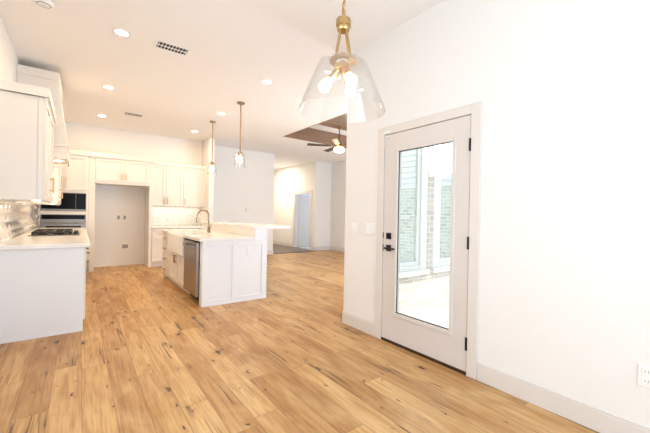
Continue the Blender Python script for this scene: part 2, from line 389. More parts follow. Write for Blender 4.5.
# bedroom door swung open, far jamb
o = struct('door_2', MB().box((6.56, 11.03, 0.01), (7.50, 11.065, 2.02)), 'door', bevel=0.003)
struct('door_handle', MB().cyl((7.42, 11.03, 0.95), (7.42, 10.97, 0.95), 0.012).ball((7.42, 10.96, 0.95), 0.026), 'black', o, smooth=True)

# ---- the glazed exterior door
X0, X1 = XR-0.009, XR+0.036                 # leaf
Y0, Y1, Z0, Z1 = DY0+0.006, DY1-0.006, 0.028, DZ-0.006
GY0, GY1, GZ0, GZ1 = 1.592, 2.188, 0.312, 1.886
door = struct('door_1', slab(MB(), 'x', X0, X1, Y0, Y1, Z0, Z1, [(GY0-0.015, GY1+0.015, GZ0-0.015, GZ1+0.015)]), 'door')
door['label'] = 'greige exterior door with one full-height glass pane and black hardware'
g = MB()
slab(g, 'x', X0-0.010, X0+0.05, GY0-0.036, GY1+0.036, GZ0-0.036, GZ1+0.036, [(GY0, GY1, GZ0, GZ1)])
struct('glazing_frame', g, 'door', door, bevel=0.005)
g = MB(); slab(g, 'x', X0+0.006, X0+0.014, GY0-0.001, GY1+0.001, GZ0-0.001, GZ1+0.001, [(GY0+0.006, GY1-0.006, GZ0+0.006, GZ1-0.006)])
struct('gasket', g, 'black', door)
struct('glass_pane', MB().box((X0+0.018, GY0, GZ0), (X0+0.024, GY1, GZ1)), 'doorglass', door)
struct('deadbolt', MB().box((X0-0.012, 2.262, 1.025), (X0, 2.325, 1.088)).box((X0-0.03, 2.287, 1.04), (X0-0.012, 2.300, 1.074)), 'black', door, bevel=0.003)
hd = MB().box((X0-0.012, 2.262, 0.905), (X0, 2.325, 0.968)).cyl((X0-0.012, 2.294, 0.937), (X0-0.055, 2.294, 0.937), 0.011)
hd.box((X0-0.062, 2.175, 0.928), (X0-0.046, 2.304, 0.946))
struct('lever_handle', hd, 'black', door, bevel=0.003)
struct('latch_plate', MB().box((X0-0.004, Y1-0.003, 0.90), (X0+0.03, Y1+0.010, 0.97)).box((X0-0.004, Y1-0.003, 1.03), (X0+0.03, Y1+0.010, 1.09)), 'black', door)
for z in (0.251, 1.052, 1.832):
    struct('hinge', MB().cyl((X0-0.006, Y0-0.002, z-0.05), (X0-0.006, Y0-0.002, z+0.05), 0.011, 12).box((X0-0.004, Y0-0.010, z-0.05), (X0+0.002, Y0+0.010, z+0.05)), 'black', door)
struct('trim_5', MB().box((XR-0.012, DY0, 0), (XR+0.17, DY1, 0.026)), 'bronze_sill', bevel=0.004)
s_ = thing('door_sensor', (XR-0.018, 2.33, 2.02), 'small white contact sensor at the top latch corner of the glazed door', 'sensor')
build('sensor_body', MB().box((XR-0.030, 2.285, 2.080), (XR-0.018, 2.375, 2.100)), 'white', s_, bevel=0.003)
build('magnet', MB().box((X0-0.012, 2.300, 2.044), (X0, 2.365, 2.060)), 'white', s_, bevel=0.003)

# ---- outside: the brick wing with its windows, patio, neighbour
struct('ground', MB().box((XR+0.18, -14, -0.12), (16, 2.75, -0.03)), 'patio')
W1 = (2.80, 3.62, 0.56, 2.36); W2 = (3.755, 4.62, 0.56, 2.36)
ext = slab(MB(), 'y', 2.75, 2.828, XR+0.18, 7.6, -0.12, H+0.3, [W1, W2])
struct('wall_exterior', ext, 'brick')
for k, (a, b, z0, z1) in enumerate((W1, W2)):
    e = MB(); slab(e, 'y', 2.752, 2.80, a, b, z0, z1, [(a+0.13, b-0.13, z0+0.06, z1-0.10)])
    wn = struct('window_%d' % (k+3), e, 'white', bevel=0.004)
    e = MB(); slab(e, 'y', 2.775, 2.81, a+0.13, b-0.13, z0+0.06, z1-0.10, [(a+0.19, b-0.19, z0+0.11, z1-0.15)])
    struct('sash', e, 'white', wn, bevel=0.003)
    struct('pane', MB().box((a+0.18, 2.795, z0+0.10), (b-0.18, 2.801, z1-0.14)), 'pane', wn)
    struct('sill', MB().box((a-0.03, 2.70, z0-0.055), (b+0.0, 2.752, z0)), 'white', wn, bevel=0.004)
struct('ceiling_porch', MB().box((XR+0.18, 1.52, 2.85), (6.9, 2.75, 3.0)), 'siding')
nb = thing('neighbour_house', (7.1, -3, -0.1), 'pale brick house with white lap siding reflected in the windows outside', 'house')
build('brick_wall', MB().box((7.0, -9, -0.1), (7.2, 2.0, 2.02)), 'brick2', nb)
sd = MB()
for k in range(14):
    z = 2.02 + k*0.15; sd.hexa([(6.955, -9, z), (7.2, -9, z), (7.2, 2.0, z), (6.955, 2.0, z), (7.01, -9, z+0.15), (7.2, -9, z+0.15), (7.2, 2.0, z+0.15), (7.01, 2.0, z+0.15)])
build('siding_wall', sd, 'siding', nb)

# ------------------------------------------------------------------ cabinets
def xf_left(u, d, z): return (d, u, z)                    # faces +x: u runs along y, d = x
def xf_front(u, d, z): return (u, -d, z)                  # faces -y: u = x, d = -y
def xf_island(u, d, z): return (-d, u, z)                 # faces -x: u = y, d = -x
def pull(xf, u, d, z, ln=0.16, horiz=False):
    h = MB(xf); a = ln/2
    if horiz: h.box((u-a, d+0.026, z-0.006), (u+a, d+0.038, z+0.006)); q = [(u-a*0.75, z), (u+a*0.75, z)]
    else: h.box((u-0.006, d+0.026, z-a), (u+0.006, d+0.038, z+a)); q = [(u, z-a*0.75), (u, z+a*0.75)]
    for (uu, zz) in q: h.box((uu-0.005, d, zz-0.005), (uu+0.005, d+0.027, zz+0.005))
    return h
def front(xf, kind, u0, u1, z0, z1, d, parent, handle=None, mt='cab', fr=0.062, hm='brass'):
    f = MB(xf); th = 0.02
    if z1-z0 > 0.2:
        f.box((u0, d, z0), (u0+fr, d+th, z1)); f.box((u1-fr, d, z0), (u1, d+th, z1))
        f.box((u0+fr, d, z0), (u1-fr, d+th, z0+fr)); f.box((u0+fr, d, z1-fr), (u1-fr, d+th, z1))
        f.box((u0+fr, d, z0+fr), (u1-fr, d+0.007, z1-fr))
    else: f.box((u0, d, z0), (u1, d+th, z1))
    o = build(kind, f, mt, parent, bevel=0.002)
    if handle: build('handle', pull(xf, handle[0], d+th, handle[1], handle[2], handle[3] if len(handle) > 3 else False), hm, o, bevel=0.002)
    return o
def crown(xf, u0, u1, d0, d1, z0, z1, ends=(True, True), out=0.02):
    c = MB(xf); a, b = (u0-out*ends[0], u1+out*ends[1])
    c.box((a, d0, z0), (b, d1+out, z1)); c.box((u0-0.006*ends[0], d0, z0-0.012), (u1+0.006*ends[1], d1+0.006, z0)); return c

G = 0.003
# --- left run (faces +x), near end panel at y 4.378
CB, CF = XL+0.002, 0.040
def left_base(y0, y1, label, fronts):
    t = thing('base_cabinet', (CB, (y0+y1)/2, 0), label, 'cabinet', 'white base cabinets along the left wall')
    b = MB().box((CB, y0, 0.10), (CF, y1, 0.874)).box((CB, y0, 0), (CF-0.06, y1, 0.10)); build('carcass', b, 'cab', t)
    for f in fronts: front(xf_left, f[0], f[1]+G, f[2]-G, f[3], f[4], CF, t, f[5], hm='nickel')
    return t
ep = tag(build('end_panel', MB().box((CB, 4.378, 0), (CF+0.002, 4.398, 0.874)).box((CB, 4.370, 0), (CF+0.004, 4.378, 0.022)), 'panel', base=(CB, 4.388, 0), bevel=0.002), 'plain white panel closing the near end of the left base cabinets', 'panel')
left_base(4.40, 5.50, 'white base cabinet nearest the camera on the left, just behind the end panel', [('drawer', 4.40, 4.95, 0.69, 0.865, (4.675, 0.78, 0.16, True)), ('drawer', 4.95, 5.50, 0.69, 0.865, (5.225, 0.78, 0.16, True)), ('door', 4.40, 4.95, 0.115, 0.685, (4.90, 0.58, 0.16)), ('door', 4.95, 5.50, 0.115, 0.685, (5.0, 0.58, 0.16))])
left_base(5.502, 6.80, 'white drawer base cabinet carrying the gas cooktop', [('drawer', 5.502, 6.80, 0.62, 0.865, (6.15, 0.75, 0.3, True)), ('drawer', 5.502, 6.80, 0.37, 0.615, (6.15, 0.5, 0.3, True)), ('drawer', 5.502, 6.80, 0.115, 0.365, (6.15, 0.24, 0.3, True))])
left_base(6.802, 8.50, 'white base cabinet between the cooktop cabinet and the oven cabinet', [('drawer', 6.802, 7.65, 0.69, 0.865, (7.22, 0.78, 0.16, True)), ('drawer', 7.65, 8.50, 0.69, 0.865, (8.05, 0.78, 0.16, True)), ('door', 6.802, 7.65, 0.115, 0.685, (7.58, 0.58, 0.16)), ('door', 7.65, 8.50, 0.115, 0.685, (7.72, 0.58, 0.16))])
tag(build('countertop', MB().box((CB, 4.345, 0.875), (0.095, 8.50, 0.915)), 'quartz', base=(CB, 6.4, 0.875), bevel=0.003), 'white quartz countertop along the left wall under the hood', 'countertop')
# faceted tile on the left wall
bm_ = MB(); ty0, ty1, tz0, tz1 = 4.40, 8.54, 0.916, 1.340
pw, ph = 0.24, 0.20; r_ = 0
z = tz0 - ph
while z < tz1 + ph:
    y = ty0 - pw + (pw/2 if r_ % 2 else 0)
    while y < ty1 + pw:
        cz = z; pts = [(XL+0.005, y, cz-ph/2+0.005), (XL+0.005, y+pw/2-0.002, cz), (XL+0.005, y, cz+ph/2-0.005), (XL+0.005, y-pw/2+0.002, cz)]
        vs = [bm_.bm.verts.new(p) for p in pts]; a = bm_.bm.verts.new((XL+0.030, y, cz))
        for k in range(4): bm_.bm.faces.new((vs[k], vs[(k+1) % 4], a))
        y += pw
    z += ph/2; r_ += 1
for co, no in (((0, ty0, 0), (0, -1, 0)), ((0, ty1, 0), (0, 1, 0)), ((0, 0, tz0), (0, 0, -1)), ((0, 0, tz1), (0, 0, 1))):
    bmesh.ops.bisect_plane(bm_.bm, geom=bm_.bm.verts[:]+bm_.bm.edges[:]+bm_.bm.faces[:], plane_co=co, plane_no=no, clear_outer=True)
sp_ = thing('tile_backsplash', (XL, 6.4, 0.916), 'glossy white faceted diamond tile on the left wall above the counter', 'backsplash')
build('grout', MB().box((XL+0.0005, ty0, tz0), (XL+0.004, ty1, tz1)), 'grout', sp_)
build('tiles', bm_, 'mirrortile', sp_)

def upper_left(y0, y1, label, doors, z0=1.345, z1=2.365):
    t = thing('upper_cabinet', (CB, (y0+y1)/2, z0), label, 'cabinet')
    f = -0.285
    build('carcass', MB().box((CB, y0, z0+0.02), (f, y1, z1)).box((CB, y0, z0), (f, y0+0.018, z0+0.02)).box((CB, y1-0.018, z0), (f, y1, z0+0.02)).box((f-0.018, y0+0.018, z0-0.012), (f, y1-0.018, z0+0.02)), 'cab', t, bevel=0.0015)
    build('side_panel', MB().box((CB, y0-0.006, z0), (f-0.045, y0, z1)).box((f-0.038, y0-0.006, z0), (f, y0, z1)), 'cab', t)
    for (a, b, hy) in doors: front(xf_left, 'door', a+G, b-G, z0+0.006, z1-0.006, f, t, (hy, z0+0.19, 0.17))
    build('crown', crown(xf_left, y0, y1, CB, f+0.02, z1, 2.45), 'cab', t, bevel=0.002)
    build('led_strip', MB().box((-0.40, y0+0.05, z0+0.008), (-0.37, y1-0.05, z0+0.0195)), 'ledtube', t)
    return t
upper_left(4.42, 5.62, 'white upper cabinet nearest the camera on the left wall, seen from its side', [(4.42, 5.02, 4.97), (5.02, 5.62, 5.07)])
upper_left(6.86, 8.00, 'white upper cabinet beyond the range hood on the left wall', [(6.86, 7.43, 7.38), (7.43, 8.00, 7.48)])
for y0, y1 in ((4.47, 5.57), (6.91, 7.95)):
    area('under_cabinet_led', (-0.45, (y0+y1)/2, 1.335), (0, 0, -1), 0.05, y1-y0, LED, (1.0, 0.84, 0.6))

# --- range hood
hy0, hy1 = 5.72, 6.74; hood = thing('range_hood', (CB, 6.23, 1.93), 'white tapered wooden range hood over the cooktop, nearly touching the ceiling', 'range hood')
def hood_sec(z, d): return [(CB, hy0, z), (d, hy0, z), (d, hy1, z), (CB, hy1, z)]
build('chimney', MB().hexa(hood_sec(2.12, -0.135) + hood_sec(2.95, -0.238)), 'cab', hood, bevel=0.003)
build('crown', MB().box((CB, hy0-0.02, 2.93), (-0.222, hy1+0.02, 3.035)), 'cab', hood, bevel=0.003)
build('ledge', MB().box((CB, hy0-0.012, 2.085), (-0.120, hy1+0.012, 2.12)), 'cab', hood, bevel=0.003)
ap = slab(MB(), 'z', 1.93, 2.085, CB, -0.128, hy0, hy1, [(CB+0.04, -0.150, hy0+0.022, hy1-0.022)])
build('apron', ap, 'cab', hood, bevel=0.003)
build('vent_insert', MB().box((CB+0.04, hy0+0.022, 1.98), (-0.150, hy1-0.022, 2.04)), 'cab', hood)
for y in (6.0, 6.45): build('lamp', MB().cyl((-0.25, y, 1.98), (-0.25, y, 1.972), 0.035), 'lens', hood)
for y in (6.0, 6.45): area('hood_lamp_light', (-0.25, y, 1.965), (0, 0, -1), 0.06, 0.06, 2.5, WARM)

# --- gas cooktop
ck = thing('gas_cooktop', (-0.25, 6.2, 0.915), 'stainless gas cooktop with black cast iron grates on the left counter', 'cooktop')
cx0, cx1, cy0, cy1 = -0.50, 0.01, 5.72, 6.68
build('top_plate', MB().box((cx0, cy0, 0.915), (cx1, cy1, 0.925)), 'steel_dark', ck, bevel=0.003)
for k in range(3):
    a = cy0+0.02+k*0.307; b = a+0.30; g = MB(); zt = 0.968
    for y in (a, b-0.016): g.box((cx0+0.03, y, zt-0.016), (cx1-0.09, y+0.016, zt))
    for x in (cx0+0.03, cx1-0.106): g.box((x, a, zt-0.016), (x+0.016, b, zt))
    for y in (a+0.09, a+0.195): g.box((cx0+0.03, y, zt-0.014), (cx1-0.09, y+0.013, zt+0.004))
    for x in (cx0+0.13, cx0+0.235, cx0+0.33): g.box((x, a, zt-0.014), (x+0.013, b, zt+0.004))
    for x in (cx0+0.03, cx1-0.106):
        for y in (a, b-0.016): g.box((x, y, 0.925), (x+0.016, y+0.016, zt-0.01))
    build('grate', g, 'iron', ck, bevel=0.002)
    for x in ((cx0+0.13, cx0+0.30) if k != 1 else (cx0+0.215,)):
        build('burner', MB().lathe((x, (a+b)/2, 0.925), [(0.055, 0), (0.055, 0.012), (0.035, 0.014), (0.035, 0.022), (0, 0.024)], 24), 'iron', ck, smooth=True)
for k in range(5):
    build('knob', MB().lathe((cx1-0.045, cy0+0.2+k*0.14, 0.925), [(0.022, 0), (0.022, 0.02), (0.019, 0.026), (0, 0.026)], 20), 'black', ck, smooth=True)

# --- oven cabinet on the kitchen wall
YF = 8.562; D = -YF
oc = thing('oven_cabinet', (-0.24, YK, 0), 'tall white cabinet holding the microwave and wall oven, left of the refrigerator bay', 'cabinet')
ox0, ox1 = -0.60, 0.125
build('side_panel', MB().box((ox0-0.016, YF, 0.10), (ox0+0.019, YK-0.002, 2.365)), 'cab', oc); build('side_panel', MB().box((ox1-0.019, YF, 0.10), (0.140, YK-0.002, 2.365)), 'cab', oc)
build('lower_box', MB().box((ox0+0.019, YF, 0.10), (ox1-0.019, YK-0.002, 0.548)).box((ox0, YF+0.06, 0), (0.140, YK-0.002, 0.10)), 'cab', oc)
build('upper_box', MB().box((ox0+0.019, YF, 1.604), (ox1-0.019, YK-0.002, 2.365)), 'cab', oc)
build('shelf_rail', MB().box((ox0+0.019, YF-0.002, 1.168), (ox1-0.019, YF+0.5, 1.234)), 'cab', oc)
build('back_panel', MB().box((ox0+0.019, YK-0.03, 0.548), (ox1-0.019, YK-0.002, 1.604)), 'inside', oc)
front(xf_front, 'door', -0.612, -0.247, 1.655, 2.355, D, oc, (-0.275, 1.80, 0.22)); front(xf_front, 'door', -0.241, 0.130, 1.655, 2.355, D, oc, (-0.213, 1.80, 0.22))
front(xf_front, 'drawer', -0.612, 0.130, 0.12, 0.50, D, oc, (-0.24, 0.40, 0.3, True))
build('crown', crown(xf_front, -0.616, 0.140, -YK+0.002, D+0.02, 2.365, 2.455, (False, False)), 'cab', oc, bevel=0.002)
mw = thing('microwave', (-0.24, YF+0.3, 1.205), 'built-in microwave with black glass front and steel trim above the wall oven', 'microwave')
build('case', MB().box((-0.575, YF-0.0005, 1.238), (0.10, YF+0.45, 1.595)), 'steel_dark', mw)
build('trim_kit', slab(MB(), 'y', YF-0.014, YF-0.001, -0.582, 0.107, 1.236, 1.60, [(-0.57, 0.097, 1.275, 1.588)]), 'steel_dark', mw, bevel=0.002)
build('glass_door', MB().box((-0.57, YF-0.012, 1.275), (-0.06, YF-0.001, 1.588)), 'blackglass', mw, bevel=0.002)
build('control_panel', MB().box((-0.055, YF-0.012, 1.275), (0.097, YF-0.001, 1.588)), 'blackglass', mw, bevel=0.002)
build('handle', MB().box((-0.50, YF-0.04, 1.247), (0.03, YF-0.024, 1.263)).box((-0.48, YF-0.026, 1.249), (-0.46, YF-0.012, 1.261)).box((-0.01, YF-0.026, 1.249), (0.01, YF-0.012, 1.261)), 'steel_dark', mw, bevel=0.002)
ov = thing('built_in_oven', (-0.24, YF+0.3, 0.55), 'stainless built-in wall oven with black control strip below the microwave', 'oven')
build('case', MB().box((-0.575, YF-0.0005, 0.555), (0.10, YF+0.55, 1.165)), 'steel_dark', ov)
build('control_panel', MB().box((-0.582, YF-0.014, 1.05), (0.107, YF-0.001, 1.165)), 'steel_dark', ov, bevel=0.002)
build('display', MB().box((-0.565, YF-0.017, 1.075), (0.09, YF-0.014, 1.158)), 'blackglass', ov)
build('oven_door', MB().box((-0.582, YF-0.024, 0.56), (0.107, YF-0.001, 1.045)), 'steel_dark', ov, bevel=0.003)
build('door_window', MB().box((-0.50, YF-0.027, 0.62), (0.03, YF-0.024, 0.94)), 'blackglass', ov)
build('handle', MB().cyl((-0.54, YF-0.062, 1.0), (0.065, YF-0.062, 1.0), 0.012).box((-0.50, YF-0.06, 0.992), (-0.48, YF-0.024, 1.008)).box((0.0, YF-0.06, 0.992), (0.02, YF-0.024, 1.008)), 'steel_dark', ov, smooth=True)

# --- refrigerator surround
fs = thing('refrigerator_surround', (0.74, YK, 0), 'white surround of two tall panels and a two-door cabinet over the empty refrigerator bay', 'cabinet')
build('side_panel', MB().box((0.142, YF, 0), (0.250, YK-0.002, 2.365)), 'cab', fs, bevel=0.002)
build('side_panel', MB().box((1.222, YF, 0), (1.278, YK-0.002, 2.365)), 'cab', fs, bevel=0.002)
build('carcass', MB().box((0.250, YF, 1.825), (1.222, YK-0.002, 2.365)), 'cab', fs)
front(xf_front, 'door', 0.253, 0.737, 1.880, 2.355, D, fs, (0.705, 1.985, 0.15)); front(xf_front, 'door', 0.742, 1.218, 1.880, 2.355, D, fs, (0.774, 1.985, 0.15))
build('crown', crown(xf_front, 0.142, 1.278, -YK+0.002, D+0.02, 2.365, 2.455, (False, True)), 'cab', fs, bevel=0.002)

# --- right part of the kitchen wall
uc = thing('upper_cabinet', (1.9, YK, 1.39), 'white three-door upper cabinet above the herringbone tile', 'cabinet')
YU = YK-0.33
build('carcass', MB().box((1.300, YU, 1.395), (2.47, YK-0.002, 2.365)), 'cab', uc)
for a, b, hx in ((1.302, 1.60, 1.57), (1.605, 1.985, 1.64), (1.99, 2.365, 2.02)): front(xf_front, 'door', a, b, 1.395, 2.355, -YU, uc, (hx, 1.52, 0.16))
build('filler', MB().box((2.368, YU-0.018, 1.395), (2.498, YU, 2.355)), 'cab', uc)
build('crown', crown(xf_front, 1.315, 2.498, -YK+0.002, -YU+0.02, 2.365, 2.44, (False, False)), 'cab', uc, bevel=0.002)
area('under_cabinet_led', (1.88, YK-0.12, 1.385), (0, 0, -1), 1.1, 0.05, 1.2, (1.0, 0.84, 0.6))
bc = thing('base_cabinet', (1.9, YK, 0), 'white base cabinet with drawer below the herringbone tile, behind the island', 'cabinet')
YB2 = YK-0.60
build('carcass', MB().box((1.282, YB2, 0.10), (2.496, YK-0.002, 0.874)).box((1.282, YB2+0.06, 0), (2.496, YK-0.002, 0.10)), 'cab', bc)
for a, b in ((1.29, 1.69), (1.695, 2.09), (2.095, 2.49)):
    front(xf_front, 'drawer', a, b, 0.64, 0.86, -YB2, bc, ((a+b)/2, 0.75, 0.14, True)); front(xf_front, 'door', a, b, 0.115, 0.632, -YB2, bc, (b-0.04, 0.53, 0.15))
tag(build('countertop', MB().box((1.280, YB2-0.035, 0.875), (2.498, YK-0.002, 0.915)), 'quartz', base=(1.9, YK, 0.875), bevel=0.003), 'white quartz countertop against the herringbone tile', 'countertop')
hb = MB(); a_, b_ = 0.075, 0.225; c45 = math.cos(PI/4); gz = 0.003
for m_ in range(-14, 15):
    for n_ in range(-14, 15):
        for kind in (0, 1):
            # basic herringbone unit: L pair repeated along (a,a) and (b,-b)
            ox = m_*a_ + n_*b_; oz = m_*a_ - n_*b_
            x0, z0_, w_, h_ = (ox, oz, b_, a_) if kind == 0 else (ox + b_ - a_ + a_, oz - b_ + a_, a_, b_)
            rect = [(x0+gz, z0_+gz), (x0+w_-gz, z0_+gz), (x0+w_-gz, z0_+h_-gz), (x0+gz, z0_+h_-gz)]
            pts = [((p*c45 - q*c45) + 1.88, (p*c45 + q*c45) + 1.16) for p, q in rect]
            if max(p[0] for p in pts) < 1.28 or min(p[0] for p in pts) > 2.5 or max(p[1] for p in pts) < 0.916 or min(p[1] for p in pts) > 1.395: continue
            t_ = [random.uniform(0, 0.007) for _ in range(4)]
            top = [hb.bm.verts.new((p[0], YK-0.006-t_[k], p[1])) for k, p in enumerate(pts)]; bot = [hb.bm.verts.new((p[0], YK-0.003, p[1])) for p in pts]
            hb.bm.faces.new(top)
            for k in range(4): hb.bm.faces.new((top[k], top[(k+1) % 4], bot[(k+1) % 4], bot[k]))
for co, no in (((1.282, 0, 0), (-1, 0, 0)), ((2.497, 0, 0), (1, 0, 0)), ((0, 0, 0.917), (0, 0, -1)), ((0, 0, 1.393), (0, 0, 1))):
    bmesh.ops.bisect_plane(hb.bm, geom=hb.bm.verts[:]+hb.bm.edges[:]+hb.bm.faces[:], plane_co=co, plane_no=no, clear_outer=True)
sp2 = thing('tile_backsplash', (1.9, YK, 0.916), 'glossy white herringbone tile between counter and upper cabinet', 'backsplash')
build('grout', MB().box((1.282, YK-0.004, 0.916), (2.497, YK-0.0015, 1.394)), 'grout', sp2)
build('tiles', hb, 'tile', sp2)

# ------------------------------------------------------------------ island
IY0, IY1, IX0, IXF = 4.58, 7.13, 1.274, 1.27
isl = thing('island_surround', (1.75, 5.85, 0), 'white island shell with a two-panel end and a raised wall carrying the bar', 'island')
e = MB(); e.box((IX0, IY0+0.010, 0), (2.195, IY0+0.024, 0.874))
for a, b in ((IX0, IX0+0.065), (1.675, 1.735), (2.115, 2.195)): e.box((a, IY0, 0), (b, IY0+0.010, 0.874))
for a, b in ((IX0+0.065, 1.675), (1.735, 2.115)): e.box((a, IY0, 0), (b, IY0+0.010, 0.075)); e.box((a, IY0, 0.80), (b, IY0+0.010, 0.874))
e.box((IX0, IY0-0.008, 0), (2.195, IY0, 0.028))
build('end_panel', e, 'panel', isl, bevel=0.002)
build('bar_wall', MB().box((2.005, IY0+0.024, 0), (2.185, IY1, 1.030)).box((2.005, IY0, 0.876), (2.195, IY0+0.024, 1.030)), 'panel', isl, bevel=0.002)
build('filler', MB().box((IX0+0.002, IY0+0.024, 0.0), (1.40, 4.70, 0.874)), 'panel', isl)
build('far_panel', MB().box((IX0, IY1, 0), (2.185, IY1+0.02, 0.874)), 'cab', isl)
ob = MB().box((1.885, IY0-0.004, 0.655), (1.965, IY0+0.010, 0.775))
ot = thing('outlet', (1.925, IY0, 0.655), 'white double outlet plate on the island end panel', 'outlet')
build('plate', MB().box((1.886, IY0+0.004, 0.650), (1.974, IY0+0.0105, 0.768)), 'white', ot, bevel=0.002)
for x in (1.912, 1.948): build('receptacle', MB().box((x-0.015, IY0+0.001, 0.672), (x+0.015, IY0+0.004, 0.746)), 'white', ot, bevel=0.002)

dw = thing('dishwasher', (1.5, 5.05, 0), 'stainless dishwasher at the near end of the island', 'dishwasher')
build('tub', MB().box((1.272, 4.725, 0.10), (1.95, 5.395, 0.868)), 'steel', dw)
build('door', MB().box((1.236, 4.725, 0.11), (1.272, 5.395, 0.845)), 'steel', dw, bevel=0.004)
build('control_strip', MB().box((1.240, 4.727, 0.848), (1.272, 5.393, 0.868)), 'blackglass', dw)
build('handle', MB().box((1.196, 4.79, 0.775), (1.212, 5.33, 0.797)).box((1.210, 4.80, 0.778), (1.237, 4.82, 0.794)).box((1.210, 5.30, 0.778), (1.237, 5.32, 0.794)), 'steel', dw, bevel=0.003)
build('toe_kick', MB().box((1.33, 4.725, 0), (1.35, 5.395, 0.10)), 'black', dw)

scb = thing('sink_cabinet', (1.6, 5.95, 0), 'white two-door cabinet below the farmhouse sink', 'cabinet')
build('carcass', MB().box((IXF, 5.40, 0.10), (1.98, 6.51, 0.58)).box((IXF+0.06, 5.40, 0), (1.98, 6.51, 0.10)), 'cab', scb)
front(xf_island, 'door', 5.405, 5.952, 0.115, 0.575, -IXF, scb, (5.915, 0.49, 0.13), hm='bronze'); front(xf_island, 'door', 5.958, 6.505, 0.115, 0.575, -IXF, scb, (5.995, 0.49, 0.13), hm='bronze')
sk = thing('farmhouse_sink', (1.45, 5.95, 0.585), 'white apron-front sink set into the island counter', 'sink')
b = MB(); sx0, sx1, sy0, sy1 = 1.215, 1.655, 5.43, 6.49
b.box((sx0, sy0, 0.585), (sx1, sy1, 0.615)); b.box((sx0, sy0, 0.615), (sx0+0.03, sy1, 0.895)); b.box((sx1-0.03, sy0, 0.615), (sx1, sy1, 0.895))
b.box((sx0+0.03, sy0, 0.615), (sx1-0.03, sy0+0.03, 0.895)); b.box((sx0+0.03, sy1-0.03, 0.615), (sx1-0.03, sy1, 0.895))
build('basin', b, 'sink', sk, bevel=0.008); build('drain', MB().lathe((1.44, 5.95, 0.615), [(0.045, 0), (0.045, 0.003), (0.02, 0.002), (0, 0.002)], 24), 'steel', sk)
dcb = thing('drawer_cabinet', (1.6, 6.82, 0), 'white four-drawer cabinet at the far end of the island', 'cabinet')
build('carcass', MB().box((IXF, 6.512, 0.10), (1.98, IY1-0.002, 0.874)).box((IXF+0.06, 6.512, 0), (1.98, IY1-0.002, 0.10)), 'cab', dcb)
for z0, z1 in ((0.115, 0.30), (0.305, 0.49), (0.495, 0.68), (0.685, 0.865)): front(xf_island, 'drawer', 6.516, IY1-0.004, z0, z1, -IXF, dcb, (6.82, (z0+z1)/2, 0.16, True), hm='bronze')
ct = MB()
ct.box((1.232, 4.548, 0.875), (2.004, 5.425, 0.915)); ct.box((1.232, 6.495, 0.875), (2.004, 7.17, 0.915)); ct.box((1.660, 5.425, 0.875), (2.004, 6.495, 0.915))
tag(build('countertop', ct, 'quartz', base=(1.6, 5.85, 0.875)), 'white quartz island countertop around the farmhouse sink', 'countertop')
tag(build('stone_splash', MB().box((1.985, 4.60, 0.916), (2.004, 7.13, 1.029)), 'quartz', base=(1.995, 5.85, 0.916)), 'low stone upstand between the island counter and the raised bar', 'backsplash')
tag(build('bar_top', MB().box((1.972, 4.60, 1.031), (2.60, 7.20, 1.072)), 'quartz', base=(2.1, 5.85, 1.031), bevel=0.004), 'raised white quartz bar top overhanging the far side of the island', 'countertop')
fc = thing('faucet', (1.75, 5.95, 0.915), 'tall brushed gooseneck faucet behind the farmhouse sink', 'faucet')
FX = 1.755; FY = 5.95
neck = [(FX, FY, 0.93), (FX, FY, 1.16)] + [(FX-0.095+0.095*math.cos(t*PI/12), FY, 1.20+0.095*math.sin(t*PI/12)) for t in range(0, 13)] + [(FX-0.192, FY, 1.16)]
build('base_ring', MB().lathe((FX, FY, 0.915), [(0.03, 0), (0.03, 0.012), (0.024, 0.02), (0.020, 0.09), (0, 0.09)], 24), 'nickel', fc, smooth=True)
build('neck', MB().tube(neck, 0.0125, 14), 'nickel', fc, smooth=True)
build('spray_head', MB().tube([(FX-0.190, FY, 1.175), (FX-0.196, FY, 1.14), (FX-0.202, FY, 1.085)], [0.015, 0.018, 0.016], 16), 'nickel', fc, smooth=True)
build('lever', MB().tube([(FX, FY-0.018, 0.985), (FX, FY-0.05, 0.99), (FX+0.02, FY-0.085, 1.05)], [0.011, 0.009, 0.006], 12), 'nickel', fc, smooth=True)

# ------------------------------------------------------------------ lamps
cans = [(0.32, 4.18, 'recessed ceiling light nearest the camera, above the left counter end'), (0.32, 6.15, 'middle recessed ceiling light over the kitchen aisle on the left'), (0.32, 8.08, 'recessed ceiling light beside the small ceiling vent, near the oven cabinet'),
        (2.04, 4.36, 'recessed ceiling light right of the near pendant, closest to the dining area'), (2.04, 6.30, 'recessed ceiling light between the two island pendants'), (2.04, 8.10, 'recessed ceiling light at the kitchen back corner near the upper cabinet')]
proto = None
for (x, y, lab) in cans:
    if proto is None:
        proto = thing('recessed_light', (x, y, H), lab, 'ceiling light', 'recessed kitchen ceiling lights')
        build('trim_ring', MB().lathe((x, y, H), [(0.058, -0.001), (0.058, -0.006), (0.085, -0.004), (0.085, -0.0005)], 32), 'white', proto, smooth=True)
        build('lens', MB().lathe((x, y, H), [(0, -0.004), (0.0575, -0.004), (0.0575, -0.001), (0, -0.001)], 32), 'lens', proto)
    else: dup(proto, (x, y, H), lab)
    l = area('recessed_light_beam', (x, y, H-0.012), (0, 0, -1), 0.11, 0.11, CAN_POWER, WARM); l.data.shape = 'DISK'
for x, y in ((7.0-1.4, 11.6),):
    l = area('hall_lamp_light', (x, y, H-0.05), (0, 0, -1), 0.4, 0.4, 45, (1.0, 0.82, 0.60))

